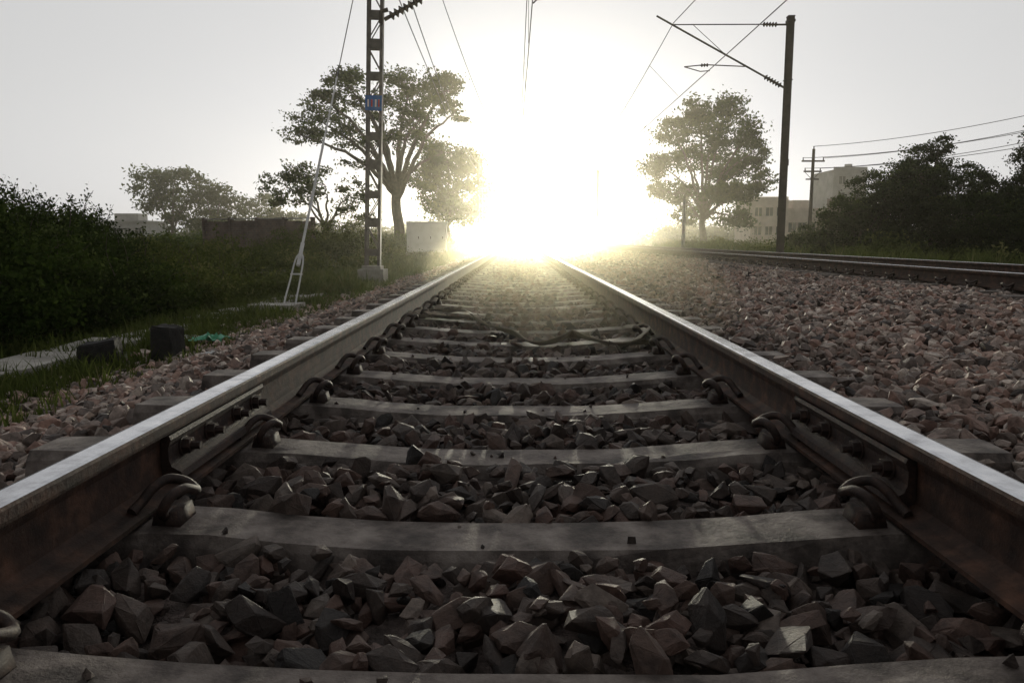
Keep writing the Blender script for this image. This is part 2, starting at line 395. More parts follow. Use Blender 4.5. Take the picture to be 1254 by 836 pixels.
def cantilever(parent, m0, zlo, zhi, tip, arm_z, cx, contact_x, s, ins=.9):
    p = []
    a = np.array([s*.19, 0, zlo]); t = np.array([tip, 0, zhi-.05]); d = (t-a)/np.linalg.norm(t-a)
    p += tube([a, a+d*.15], .03, 8); p += insulator(a+d*.15, a+d*(.15+ins*.55), .03, .085, 7); p += tube([a+d*(.15+ins*.55), t, t+d*.5], .05, 8)
    b_ = np.array([s*.19, 0, zhi]); e = np.array([tip, 0, zhi])
    dd = (e-b_)/np.linalg.norm(e-b_)
    p += tube([b_, b_+dd*.15], .02, 6); p += insulator(b_+dd*.15, b_+dd*.65, .025, .07, 5); p += tube([b_+dd*.65, e], .04, 6)
    reg0 = a+d*((arm_z-zlo)/(d[2]))
    p += tube([reg0, (contact_x-s*.9, 0, arm_z+.02)], .04, 6)
    p += tube([(contact_x-s*.9, 0, arm_z+.02), (contact_x-s*.85, 0, arm_z-.12), (contact_x, 0, arm_z-.2)], .03, 6)
    build("cantilever_bracket", p, [M_mastd, M_insul], parent)

lm = lattice_mast(-3.42, 17.3, -.12, 8.6, math.radians(2.1), True)
p = []
a = np.array([.2, 0, 5.62]); t = np.array([3.95, 0, 7.75]); d = (t-a)/np.linalg.norm(t-a)
p += tube([a, a+d*.12], .045, 8); p += insulator(a+d*.12, a+d*.95, .04, .11, 7); p += tube([a+d*.9, t], .035, 8)
p += tube([(.2,0,7.7), (3.8,0,7.75)], .018, 6)
p += tube([(2.9,0,6.72+.55), (4.95,0,6.38)], .022, 6); p += tube([(4.95,0,6.38), (3.6,0,6.16), (3.52,0,6.08)], .018, 6)
p += tube([(.15,-.12,5.5),(.15,-.12,5.75),(.3,-.12,5.8)], .05, 6)
build("cantilever_bracket", p, [M_mastd, M_insul], lm)
lm2 = lattice_mast(-3.42, 68, -.12, 8.4, 0)
cantilever(lm2, 0, 5.7, 7.5, 3.5, 6.1, 0, 3.4, 1)
for yy in (120, 172):
    l = lattice_mast(-3.42, yy, -.12, 8.4, 0); cantilever(l, 0, 5.7, 7.5, 3.5, 6.1, 0, 3.4, 1)

def ibeam_mast(x, y, z0, h, tilt=0, hw=.095):
    ma = empty("overhead_line_mast")
    p = [box(-hw,hw,-.1,-.09,0,h), box(-hw,hw,.09,.1,0,h), box(-.005,.005,-.09,.09,0,h)]
    p += [box(-hw-.01,hw+.01,-.11,.11,h-.03,h+.0), box(-hw-.02,hw+.02,-.12,.12,h*.745,h*.745+.03), box(-hw-.02,hw+.02,-.12,.12,h*.975,h*.985)]
    p += [box(-hw-.015,hw+.015,-.116,-.112,h*.4,h*.4+.2)]
    build("mast_beam", p, [M_mastd], ma)
    build("mast_footing", [box(-.35,.35,-.35,.35,-.5,.08)], [M_concp], ma)
    ma.location = (x, y, z0); ma.rotation_euler = (0, tilt, 0); return ma
rm = ibeam_mast(8.45, 24, -.1, 7.55, math.radians(-.2))
p = []
a = np.array([-.11,0,5.42]); t = np.array([-4.15,0,7.58]); d = (t-a)/np.linalg.norm(t-a)
p += tube([a, a+d*.1], .035, 8); p += insulator(a+d*.1, a+d*.7, .035, .09, 6); p += tube([a+d*.65, t], .030, 8)
p += tube([(-.11,0,7.30), (-.4,0,7.30)], .03, 6); p += insulator((-.4,0,7.30), (-.85,0,7.31), .03, .08, 5); p += tube([(-.8,0,7.31), (-3.65,0,7.32)], .018, 6)
p += tube([(-1.35,0,6.06), (-2.6,0,6.12), (-3.25,0,6.06)], .018, 6); p += tube([(-3.25,0,6.06), (-2.75,0,5.92), (-2.45,0,5.94)], .016, 6)
p += insulator((-2.75,0,6.10), (-2.5,0,6.11), .02, .06, 3)
p += tube([(-1.9,0,6.35), (-3.0,0,7.3)], .01, 4)
build("cantilever_bracket", p, [M_mastd, M_insul], rm)
for yy in (80, 135):
    r2 = ibeam_mast(8.45, yy, -.1, 8.0, 0, .14)
    p = tube([(-.14,0,5.8), (-3.9,0,7.75)], .05, 6); p += tube([(-.14,0,7.7), (-3.8,0,7.72)], .04, 6); p += tube([(-1.2,0,6.4), (-3.3,0,6.3)], .035, 6)
    build("cantilever_bracket", p, [M_mastd, M_insul], r2)

def span(p0, p1, sag, n=20):
    t = np.linspace(0, 1, n)[:, None]; P = np.array(p0)*(1-t)+np.array(p1)*t; P[:, 2] -= (4*sag*t*(1-t))[:, 0]; return P
def wires(name, sup, sag, r):
    p = []
    for a, b_ in zip(sup[:-1], sup[1:]): p += tube(span(a, b_, sag), r, 5)
    return p
w = wires("c", [(.2,-35,6.15), (.32,17.3,6.06), (-.05,68,6.0), (.2,120,6), (-.1,172,6), (.1,300,6)], .05, .014)
w += wires("m", [(.0,-35,7.6), (.25,17.3,7.55), (-.05,68,7.4), (.1,120,7.4), (0,172,7.4), (0,300,7.4)], .95, .013)
for (y0, y1, x0, x1) in ((17.3, 68, .3, -.05), (68, 120, -.05, .15)):
    for tt in np.linspace(.08, .92, 8):
        zc = 7.5-4*.95*tt*(1-tt); xx = x0+(x1-x0)*tt; w += tube([(xx, y0+(y1-y0)*tt, 6.0), (xx, y0+(y1-y0)*tt, zc)], .007, 4)
build("overhead_wires", w, [M_wire])
w = wires("c", [(6.1,-35,6.4), (5.95,24,5.84), (6.05,80,6.0), (5.9,135,6.1), (6,300,6)], .05, .014)
w += wires("m", [(5.6,-35,7.8), (4.8,24,7.25), (5.4,80,7.4), (5.9,135,7.5), (6,300,7.4)], 1.0, .013)
for tt in np.linspace(.08, .92, 8):
    w += tube([(5.95+.1*tt, 24+56*tt, 5.9), (4.8+.6*tt, 24+56*tt, 7.3-4*tt*(1-tt))], .007, 4)
build("overhead_wires", w, [M_wire])
w = wires("f", [(-2.5,17.3,6.15), (-3.2,68,7.4), (-3.2,120,7.4)], 1.2, .013) + wires("f", [(-2.75,17.3,6.1), (-3.5,68,6.6), (-3.5,120,6.6)], .6, .013)
w += tube(span((-2.2,20,7.4), (.1,60,6.8), 1.3), .011, 4)
build("feeder_wires", w, [M_wire])

# guy stay with anchor
gs = empty("guy_wire_stay")
A = np.array([-3.42, 11.0, -.30]); Tp = np.array([-3.14, 17.3, 8.2]); dv = Tp-A
def ga(t): return A+dv*t
p = tube([ga(.085), ga(.30)], .022, 8, 0); p += tube([ga(.30), ga(.45)], .015, 8, 0); p += tube([ga(.45), ga(1)], .010, 6, 1)
build("stay_rod", p, [M_pale, M_wire], gs)
p = []
for s in (-1, 1):
    p += tube(catmull([ga(.085), ga(.07)+np.array([s*.06,0,0]), ga(.035)+np.array([s*.075,0,0]), ga(0)+np.array([s*.085,0,.03]), ga(-.012)+np.array([s*.085,.0,0])], 4), .013, 7)
p += tube([ga(.045)+np.array([-.09,0,0]), ga(.045)+np.array([.09,0,0])], .013, 7)
p += tube([ga(.075)+np.array([-.06,0,0]), ga(.075)+np.array([.06,0,0])], .016, 7)
p += tube([ga(.06)-np.array([0,0,.0]), ga(.10)], .032, 8)
build("turnbuckle_fork", p, [M_pale], gs)
V, F, m_, r_ = box(-3.95,-3.28,10.6,11.3,-.7,-.345); V[4:] += R.uniform(-.03,.03,(4,3)); build("anchor_block", [(V, F, 0, .5)], [M_concp], gs)

# ------------------------------------------------------------------ small things on the left verge
def rough_block(name, x, y, z, sx, sy, sz, mat, rot, seed, cut=.15):
    rng = np.random.default_rng(seed); bm = bmesh.new(); bmesh.ops.create_cube(bm, size=1)
    bmesh.ops.bevel(bm, geom=list(bm.edges), offset=.06, segments=1, affect='EDGES'); bmesh.ops.subdivide_edges(bm, edges=list(bm.edges), cuts=2, use_grid_fill=True)
    for v in bm.verts:
        v.co += Vector(rng.uniform(-.035,.035,3))
        if v.co.z > .3: v.co.z += cut*v.co.x
        v.co = Vector((v.co.x*sx*(1-.15*v.co.z), v.co.y*sy, (v.co.z+.5)*sz))
    me = bpy.data.meshes.new(name); bm.to_mesh(me); bm.free(); me.materials.append(mat)
    ob = bpy.data.objects.new(name, me); scene.collection.objects.link(ob); ob.location = (x, y, z); ob.rotation_euler = (0, 0, rot); return ob
rough_block("boundary_stone", -3.5, 6.05, -.45, .30, .24, .22, M_black, .3, 1, .2)
rough_block("boundary_stone", -3.02, 6.25, -.42, .20, .20, .29, M_black, -.2, 2, -.05)
ks = []
for i in range(12):
    y0 = 3.6+i*.95; x0 = -4.05+.02*i+R.uniform(-.03,.03)
    V, F, m_, r_ = box(x0-.32, x0+.2, y0, y0+.9, -.6, -.395+R.uniform(-.02,.02)); V[4:, 2] += R.uniform(-.02,.02,4); ks.append((V, F, 0, .5))
build("concrete_drain_edging", ks, [M_concp])

def crumple(name, x, y, z, s, mat, seed, h=.5):
    rng = np.random.default_rng(seed); n = 9
    u, v = np.meshgrid(np.linspace(-1,1,n), np.linspace(-1,1,n)); r = 1+rng.uniform(-.3,.3,u.shape)
    V = np.column_stack([(u*r).ravel()*s+x, (v*r).ravel()*s*.7+y, z+s*h*rng.random(n*n)*(1.2-np.hypot(u, v).ravel()*.7)])
    i, j = np.meshgrid(np.arange(n-1), np.arange(n-1)); a = (j*n+i).ravel()
    return build(name, [(V, np.column_stack([a, a+1, a+n+1, a+n]), 0)], [mat])
crumple("plastic_bag", -2.95, 7.0, -.36, .15, M_green, 5, .7)
crumple("plastic_bag", -3.35, 7.4, -.40, .12, M_litter, 6)
crumple("litter_wrapper", -2.2, 5.2, -.2, .05, M_litter, 10, .4)
crumple("litter_wrapper", 1.4, 2.1, -.03, .04, M_litter, 11, .4)
crumple("discarded_cloth", -.76, 5.75, .0, .15, M_cloth, 12, .6)

def ribbon(name, P, w, mat, tw):
    P = catmull(P, 8); n = len(P); T = np.gradient(P, axis=0); T /= np.linalg.norm(T, axis=1, keepdims=True)
    t = np.linspace(0, 1, n); ang = np.interp(t, np.linspace(0, 1, len(tw)), tw)
    up = np.array([0,0,1.]); S = np.cross(T, up); S /= np.linalg.norm(S, axis=1, keepdims=True); U = np.cross(S, T)
    D = np.cos(ang)[:, None]*S+np.sin(ang)[:, None]*U; Nn = np.cross(D, T)
    V = np.concatenate([P+D*w/2+Nn*.003, P-D*w/2+Nn*.003, P-D*w/2-Nn*.003, P+D*w/2-Nn*.003])
    F = [[a*n+i, a*n+i+1, ((a+1) % 4)*n+i+1, ((a+1) % 4)*n+i] for a in range(4) for i in range(n-1)]
    return build(name, [(V, np.array(F), 0)], [mat], smooth=False)
ribbon("discarded_strap", [(-.74,6.1,.03),(-.58,5.8,.05),(-.42,5.72,.06),(-.32,5.4,.04),(-.18,5.0,.02),(-.02,4.62,.02),(.10,4.32,.0),(.24,4.42,.01),(.34,4.62,.02),
    (.46,4.42,.01),(.56,4.22,.0),(.66,4.26,.01),(.74,4.2,.03)], .065, M_strap, [.2,.5,.3,.9,.5,.9,.4,.9,1.0,.5,.8,.4,.5])
ribbon("discarded_strap", [(.70,4.3,.03),(.78,4.45,.06),(.8,4.7,.05),(.72,4.95,.03)], .05, M_strap, [.3,.7,.3])
ribbon("discarded_strap", [(-.79,5.9,.04),(-.65,5.62,.03),(-.45,5.55,.02),(-.3,5.7,.02)], .08, M_strap, [.2,.4,.1])

# relay cabinet
cb = empty("relay_cabinet")
p = [box(-1.35,1.35,-.6,.6,.15,2.15), box(-1.42,1.42,-.68,.68,2.15,2.24)]
build("cabinet_body", p, [M_white], cb)
build("cabinet_plinth", [box(-1.45,1.45,-.7,.7,-.3,.148)], [M_concp], cb)
p = [box(-1.25+i*.84, -1.25+i*.84+.78, -.625,-.602,.25,2.05) for i in range(3)]
build("cabinet_doors", p, [M_white], cb)
build("cabinet_handles", [box(-.55+i*.84, -.5+i*.84, -.65,-.627,1.05,1.2) for i in range(3)], [M_mast], cb)
cb.location = (-6.4, 52, -.4)

# brick boundary wall
wl = empty("brick_wall")
build("wall_panels", [box(-3.5+i*1.75, -3.5+i*1.75+1.6, -.11,.11,0,2.25+.05*((i*7) % 3)) for i in range(4)], [M_brick], wl)
build("wall_piers", [box(-3.64+i*1.75, -3.5+i*1.75-.002, -.17,.17,0,2.46) for i in range(5)], [M_brick], wl)
build("wall_coping", [box(-3.5+i*1.75+.002, -3.5+i*1.75+1.6, -.15,.15,2.36,2.42) for i in range(4)], [M_concp], wl)
wl.location = (-12.6, 36, -.6); wl.rotation_euler = (0, 0, math.radians(-14)); wl.scale = (.85, .85, .92)

# ------------------------------------------------------------------ buildings
def windows(parts, x0, x1, yf, z0, z1, nx, nz, w, h):
    for i in range(nx):
        for j in range(nz):
            cx = x0+(i+.5)*(x1-x0)/nx; cz = z0+(j+.5)*(z1-z0)/nz
            parts.append(box(cx-w/2, cx+w/2, yf-.03, yf+.02, cz-h/2, cz+h/2, 1))
            parts.append(box(cx-w/2-.12, cx+w/2+.12, yf-.35, yf-.002, cz+h/2+.05, cz+h/2+.15, 0))
            parts.append(box(cx-.04, cx+.04, yf-.05, yf-.032, cz-h/2, cz+h/2, 0))
h1 = empty("plastered_house")
p = [box(34.2,39.6,110,118,-.6,6.2), box(34.1,39.7,109.85,118.1,6.2,6.35), box(34.2,39.6,110,110.15,6.35,6.8), box(34.2,34.35,110.15,118,6.35,6.8)]
windows(p, 34.5, 39.3, 110, .5, 6.0, 3, 2, 1, 1.2)
p += [box(39.602,46,111,118,-.6,4.6), box(39.602,46.1,110.85,118.1,4.6,4.75), box(39.602,46,111,111.15,4.75,5.2), box(41,43.4,112,115,4.75,6.4)]
windows(p, 40, 45.7, 111, .3, 4.4, 4, 1, 1.1, 1.4)
build("house_body", p, [M_cream, M_glass], h1)
h2 = empty("apartment_block")
p = [box(51,56.4,122,130,-.6,11.6), box(50.9,56.5,121.85,130.1,11.6,11.75), box(51,56.4,122,122.15,11.75,12.2)]
windows(p, 51.2, 56.2, 122, 1, 11.4, 2, 4, 1, 1.2)
p += tube([(54.6,125,11.75),(54.6,125,12.9)], .6, 14)
build("block_body", p, [M_greyp, M_glass], h2)
h3 = empty("brick_house")
p = [box(44.5,50,108,114,-.6,4.2), box(44.4,50.1,107.9,114.1,4.2,4.35), box(46.5,50,109,113,4.35,6.6)]
windows(p, 44.7, 49.8, 108, .4, 3.8, 3, 1, 1, 1.2)
build("house_body", p, [M_brick, M_glass], h3)
h4 = empty("distant_factory")
p = [box(-95,-78,155,165,-.6,4.2), box(-96,-77.5,154.6,165.4,4.2,4.5), box(-85,-80,156,160,4.5,6.0)]
windows(p, -94.5, -78.5, 155, .5, 4, 7, 1, 1.2, 1.4)
build("factory_body", p, [M_greyp, M_glass], h4)

# ------------------------------------------------------------------ wooden utility pole and concrete post
up = empty("utility_pole")
p = tube([(0,0,0),(0,0,8.3)], [.16,.11], 10); p += [box(-.9,.9,-.06,.06,7.3,7.42), box(-.7,.7,-.06,.06,6.5,6.62), box(-.5,.5,-.06,.06,5.9,6.0)]
p += tube([(-.6,0,6.5),(0,0,5.9)], .02, 4)+tube([(.6,0,6.5),(0,0,5.9)], .02, 4)
for xx, zz in ((-.8,7.42),(0,8.3),(.8,7.42),(-.6,6.62),(.6,6.62)): p += insulator((xx,0,zz), (xx,0,zz+.22), .03, .06, 2)
build("pole_shaft", p, [M_bark, M_insul], up); up.location = (23.4, 60, -.6)
w = []
for (dx, dz, ez) in ((0,7.9,9.8), (-.8,7.0,8.6), (.8,7.0,8.9), (-.6,6.2,7.6), (.6,6.2,8.1)):
    w += tube(span((23.4+dx,60,dz), (38,46,ez), .6), .022, 4)
build("power_lines", w, [M_wire])
cp_ = empty("concrete_post")
build("post_shaft", tube([(0,0,0),(0,0,3.6)], [.12,.09], 8)+[box(-.25,.25,-.03,.03,3.2,3.28)], [M_concp], cp_); cp_.location = (10.2, 46, -.5)

# ------------------------------------------------------------------ vegetation
def quads(C, su, sv, rng, flat=.0):
    k = len(C); u = rng.normal(size=(k,3)); u /= np.linalg.norm(u, axis=1, keepdims=True)
    v = rng.normal(size=(k,3)); v[:, 2] *= (1-flat); v -= u*np.sum(u*v, 1, keepdims=True); v /= np.linalg.norm(v, axis=1, keepdims=True)
    su = (su*rng.uniform(.6,1.3,k))[:, None]; sv = (sv*rng.uniform(.6,1.3,k))[:, None]
    V = np.stack([C-u*su, C+v*sv, C+u*su, C-v*sv], 1).reshape(-1, 3)
    return V, np.arange(k*4).reshape(-1, 4)

def make_tree(name, base, blobs, leaf, nsub, nleaf, tr, fork, seed, lmat, csize=.34, depth=.8, aspect=.5, droop=0., bright=0.):
    rng = np.random.default_rng(seed); base = np.array(base, float); parts = []
    f = np.array([fork[0], 0, fork[1]])
    tp = catmull([(0,0,-.3), (fork[0]*.2+.1,0,fork[1]*.35), (fork[0]*.8-.1,.1,fork[1]*.7), f], 4)
    parts += tube(tp+base, np.linspace(tr, tr*.75, len(tp)), 9, 0)
    C = []; RN = []
    for (bx, bz, rx, rz) in blobs:
        by = rng.uniform(-1, 1)*depth*rx*1.2; c = np.array([bx, by, bz])
        mid = f+(c-f)*.45+np.array([rng.uniform(-.3,.3), rng.uniform(-.3,.3), (bz-f[2])*.12+rng.uniform(-.2,.4)])
        P = catmull([f-np.array([0,0,rng.uniform(0,.25)*fork[1]]), mid, c], 6); P[1:-1] += rng.uniform(-.08,.08,(len(P)-2,3))
        parts += tube(P+base, np.linspace(tr*.5, tr*.12, len(P)), 6, 0)
        ns = max(4, int(nsub*rx*rz))
        d = rng.normal(size=(ns,3)); d /= np.linalg.norm(d, axis=1, keepdims=True); rr = rng.uniform(.3, 1.1, ns)**.6
        S = c+d*rr[:, None]*np.array([rx, rx*depth, rz])
        for i, s in enumerate(S):
            if rng.random() < .4:
                m2 = (c+s)/2+rng.uniform(-.2,.2,3)
                parts += tube(np.array([c+(m2-c)*.1, m2, s])+base, [tr*.10, tr*.06, tr*.025], 4, 0)
            k = int(nleaf*rng.uniform(.4,1.5)); cs = csize*rng.uniform(.5,1.4)*min(1.6, (rx*rz)**.25)
            q = rng.normal(size=(k,3))*np.array([cs, cs, cs*aspect]); q[:, 2] -= droop*np.hypot(q[:, 0], q[:, 1])
            C.append(s+q)
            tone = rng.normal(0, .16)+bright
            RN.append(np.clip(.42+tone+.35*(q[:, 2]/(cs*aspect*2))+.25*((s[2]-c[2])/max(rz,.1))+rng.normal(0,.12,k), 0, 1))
    C = np.concatenate(C)+base; RN = np.concatenate(RN)
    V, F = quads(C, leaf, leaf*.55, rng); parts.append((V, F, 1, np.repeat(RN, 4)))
    return build(name, parts, [M_bark, lmat])

make_tree("acacia_tree", (-9.7,60,-.6), [(-6.3,10.7,2.4,1.4),(-3.3,12.8,2.2,1.5),(.7,13.4,2.8,1.6),(3.7,13.0,1.7,1.6),(2,10.9,2.3,1.3),(-1.3,11.6,1.9,1.2),(-4,9.6,1.7,.9),
    (.7,9.0,1.5,1.0),(-7.6,9.4,1.3,.7),(-1.8,9.1,1.3,.7),(4.6,10.9,1.0,.9),(-5.6,12.2,1.2,.7),(3.6,8.2,1.6,.9),(-3.0,7.2,1.2,.5)], .15, 7.0, 85, .48, (-.1,5.4), 21, L_tree, .36)
make_tree("neem_tree", (-7.6,80,-.6), [(-2.5,8.2,2.2,1.6),(0,9.6,2.6,1.8),(2.4,8.8,2.2,1.7),(-1,6.2,2.8,1.8),(2.6,6.2,2.6,1.7),(.5,4,3.2,1.5),(3.4,3.6,2,1.2)], .2, 6, 80, .35, (0,3.5), 22, L_tree, .5, bright=.15)
make_tree("acacia_tree", (-13,50,-.6), [(-3,5.0,1.6,.8),(-1.4,5.6,1.6,.7),(.3,4.8,1.6,.9),(1.9,4.2,1.3,.9),(-2.2,3.8,1.4,.6),(2.2,3.2,1.2,.7)], .12, 9, 80, .2, (0,2.2), 23, L_tree, .3)
make_tree("eucalyptus_tree", (19.8,80,-.6), [(-.9,14.5,1.5,1.7),(2.2,14.9,1.4,1.5),(-3.4,12.2,1.7,1.5),(.6,12,2.0,1.8),(4.0,12.2,1.3,1.8),(-4.4,9,1.9,1.4),(-1.6,9.6,1.7,1.5),(1.6,9.2,1.9,1.5),(4.6,9.0,1.8,1.5),
    (-2.4,6.2,2.0,1.4),(1.0,6.0,2.0,1.4),(4.0,6.0,1.9,1.3),(6.0,7.4,1.2,1.0),(-5.2,6.6,1.2,.9),(-.6,3.8,2.2,1.1),(3.2,3.6,2,1.0),(5.0,10.4,1.3,1.0)], .19, 8.5, 80, .4, (0,4), 24, L_tree, .44)
make_tree("distant_tree", (-56,120,-.6), [(-2,10,3,2),(1.5,10.8,2.6,1.8),(-3.5,7,2.4,1.6),(0,7.4,3,2),(3.2,7.6,2,1.5),(0,4,3,1.6)], .28, 4, 60, .35, (0,3), 25, L_tree, .55)
make_tree("distant_tree", (-50,122,-.6), [(-1.5,9.6,2.4,1.8),(1.4,8.4,2.2,1.6),(-1,6.2,2.6,1.6),(2,5.2,2.4,1.6),(0,3.6,3,1.4)], .28, 4, 60, .35, (0,3), 26, L_tree, .55)
make_tree("distant_tree", (-46,130,-.6), [(-1.5,7.0,2.2,1.4),(1.4,7.8,1.6,1.3),(2.6,4.8,2.4,1.5),(-1,4.2,2.6,1.4)], .28, 4, 60, .3, (0,2.5), 27, L_tree, .55)
make_tree("distant_tree", (-41,128,-.6), [(-1.5,5.0,2.2,1.3),(1.4,4.8,2.2,1.3),(0,3,3.4,1.2)], .28, 4, 60, .3, (0,2), 28, L_tree, .55)
# dark thorny thicket on the right
make_tree("mesquite_tree", (14.3,31,-.5), [(-1.9,.9,1.3,.7),(-.8,2.2,1.3,.8),(.6,3.1,1.4,.9),(-.4,1.2,1.9,1.1),(1.6,2.0,1.8,1.3),(-3.0,.4,1.1,.5),(2.6,3.1,1.3,.9),(1.2,.7,2.0,.9),(-1.6,.3,1.8,.6)], .06, 40, 130, .14, (0,1.0), 31, L_dark, .22, .8, .4, .4, .06)
make_tree("mesquite_tree", (17.6,31.5,-.5), [(-1.4,3.7,1.4,.8),(-.2,4.5,1.1,.8),(.0,5.0,.6,.5),(1.2,3.4,1.5,1.0),(-1.6,2.2,1.8,1.3),(.8,1.9,2,1.3),(2.4,2.4,1.6,1.2),(0,.7,2.4,1.0),(2.6,.8,2.0,1.0),(3.4,3.0,1.2,.8)], .06, 40, 130, .14, (0,1.4), 32, L_dark, .22, .8, .4, .4, .06)
make_tree("mesquite_tree", (21.6,31,-.5), [(-.2,4.5,1.1,1.0),(.8,5.2,1.2,.9),(1.4,3.6,1.6,1.2),(-.6,3.0,1.1,.9),(0,1.6,2,1.4),(2.2,1.8,2,1.5),(-1.6,1.0,1.6,1.0)], .06, 40, 130, .16, (0,1.6), 33, L_dark, .22, .8, .4, .4, .06)

def undergrowth(name, mounds, dens, leaf, rng, mat, sprigs=0, bright=0.):
    parts = []; C = []; RN = []
    for (x, y, z, rx, ry, rz) in mounds:
        ns = int(dens*(rx*ry+rx*rz+ry*rz)*2.2)
        d = rng.normal(size=(ns,3)); d[:, 2] = np.abs(d[:, 2])*1.1-.15; d /= np.linalg.norm(d, axis=1, keepdims=True)
        S = np.array([x,y,z])+d*(rng.uniform(.55,1.12,ns))[:, None]*np.array([rx,ry,rz])
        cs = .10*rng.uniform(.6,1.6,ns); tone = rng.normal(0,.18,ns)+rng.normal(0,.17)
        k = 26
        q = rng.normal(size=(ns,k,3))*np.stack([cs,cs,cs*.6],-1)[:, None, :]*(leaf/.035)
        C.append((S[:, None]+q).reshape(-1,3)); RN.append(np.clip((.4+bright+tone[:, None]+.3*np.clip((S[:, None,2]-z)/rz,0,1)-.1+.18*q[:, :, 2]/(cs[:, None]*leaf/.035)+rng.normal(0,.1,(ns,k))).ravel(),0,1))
        for _ in range(int(sprigs*rx*ry)):
            a = rng.uniform(0,2*np.pi); r0 = rng.uniform(0,.85); b0 = np.array([x+rx*r0*np.cos(a), y+ry*r0*np.sin(a), z+rz*math.sqrt(1-r0*r0)-.1])
            L = rng.uniform(.15,.6); l = np.array([rng.uniform(-.4,.4), rng.uniform(-.4,.4), 1.])*L
            P = catmull([b0, b0+l*.5, b0+l+np.array([rng.uniform(-.1,.15),0,-.05])], 3); parts += tube(P, np.linspace(.008,.003,len(P)), 4, 0)
            n = int(18*L/.35); t = rng.uniform(.1,1,n)[:, None]
            C.append(b0+l*t+rng.normal(size=(n,3))*.035*(leaf/.03)); RN.append(np.clip(rng.normal(.55,.15,n),0,1))
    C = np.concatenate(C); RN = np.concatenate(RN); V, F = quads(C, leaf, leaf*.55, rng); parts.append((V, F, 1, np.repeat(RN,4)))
    return build(name, parts, [M_bark, mat])

rg = np.random.default_rng(50); md = []; md2 = []
def topz(x, y):
    return np.interp(x/y, [-.72,-.66,-.58,-.50,-.44,-.3], [.115,.07,.045,.01,-.012,-.02])*y+.46
for _ in range(115):
    y = rg.uniform(6.5, 15); x = rg.uniform(-4.7-.4*y, -4.6)-.25
    edge = np.interp(x, [-5.8,-4.8], [0,-.45])
    tz = topz(x, y)+edge; h = (tz+.5)*rg.uniform(.5,1.12)
    if h < .25: continue
    r = rg.uniform(.35,.75); (md if x/y < -.50 else md2).append((x, y, -.5+h*.3, r, r, h*.66))
undergrowth("shrub_thicket", md, 38, .030, rg, L_dark, 9)
undergrowth("shrub_thicket", md2, 34, .032, rg, L_mid, 8, -.05)
md = []
for _ in range(115):
    y = rg.uniform(14, 36); x = -4.8-rg.random()**1.2*(.6*y)
    h = rg.uniform(.4,1.2)*np.interp(x, [-6,-4.8], [1,.6]); r = rg.uniform(.5,1.0); md.append((x, y, -.5+h*.3, r, r, h*.66))
md += [(-6.6,29,.1,1.1,1.1,1.4),(-7.8,30,.1,1.2,1,1.2),(-5.6,27,-.1,.9,.9,.8),(-9.5,31,.1,1.3,1,.9)]
md = [m for m in md if not (-17 < m[0] < -9.8 and 31 < m[1])]
undergrowth("shrub_thicket", md, 17, .042, rg, L_mid, 3, .0)
md = []
for _ in range(110):
    y = rg.uniform(38, 75); x = -6.5-rg.random()*(.6*y) if rg.random() < .8 else -9
    r = rg.uniform(.9,1.8); md.append((x, y, -.3, r, r, rg.uniform(.6,1.3)))
md = [m for m in md if not (-9.5 < m[0] < -4.0 and 38 < m[1] < 54)]
undergrowth("shrub_thicket", md, 5, .10, rg, L_tree, 0, .05)
md = []
for _ in range(100):
    y = rg.uniform(27, 75); x = 10.8+rg.random()*(.55*y)
    md.append((x, y, -.5, rg.uniform(.8,1.5), rg.uniform(.8,1.5), rg.uniform(.5,1.2)))
undergrowth("shrub_thicket", md, 7, .08, rg, L_mid, 0, -.05)
md = []
for _ in range(150):
    x = rg.uniform(-170, 190); y = rg.uniform(170, 260)
    if abs(x-2) < 22: continue
    md.append((x, y, -.5, rg.uniform(3,7), 3, rg.uniform(2.5,6)*(1 if abs(x) > 45 else .75)))
undergrowth("distant_tree_belt", md, .5, .42, rg, L_tree, 0)

def grass(name, x0, x1, y0, y1, n, h0, h1, rng, zf, w=.005, tone=0., thr=-.35):
    nc = n//14; cx = rng.uniform(x0,x1,nc); cy = y0+(y1-y0)*rng.random(nc)**1.6
    ok = lump(cx, cy, .9)+rng.normal(0,.4,nc) > thr; cx = cx[ok]; cy = cy[ok]; nc = len(cx)
    X = (cx[:, None]+rng.normal(0,.05,(nc,14))).ravel(); Y = (cy[:, None]+rng.normal(0,.05,(nc,14))).ravel(); k = len(X)
    H = np.repeat(rng.uniform(h0,h1,nc)*rng.choice([1,1,1,2.0],nc), 14)*rng.uniform(.5,1.2,k); Z = zf(X, Y)
    a = rng.uniform(0,2*np.pi,k); W = w*(1+Y/9); dx = np.cos(a)*W; dy = np.sin(a)*W; bx = rng.normal(0,.35,k)*H; by = rng.normal(0,.35,k)*H
    V = np.stack([np.column_stack([X-dx,Y-dy,Z]), np.column_stack([X+dx,Y+dy,Z]), np.column_stack([X+dx*.6+bx*.4,Y+dy*.6+by*.4,Z+H*.6]), np.column_stack([X-dx*.6+bx*.4,Y-dy*.6+by*.4,Z+H*.6]), np.column_stack([X+bx,Y+by,Z+H])],1).reshape(-1,3)
    i = np.arange(k)*5; rn = np.repeat(np.clip(np.repeat(rng.normal(.42+tone,.16,nc),14)+rng.normal(0,.14,k),0,1),5)
    return [(V, np.column_stack([i,i+1,i+2,i+3]), 0, rn), (V, np.column_stack([i+3,i+2,i+4]), 0, rn)]
gzf = lambda X, Y: np.interp(X, GX, GZ)-.01
g_ = grass("g", -5.2, -3.1, 3.2, 14, 80000, .03, .12, rg, gzf, thr=-.05)
g_ += grass("g", -3.3, -2.6, 3.2, 30, 9000, .03, .10, rg, lambda X, Y: surf(X, Y)-.01)
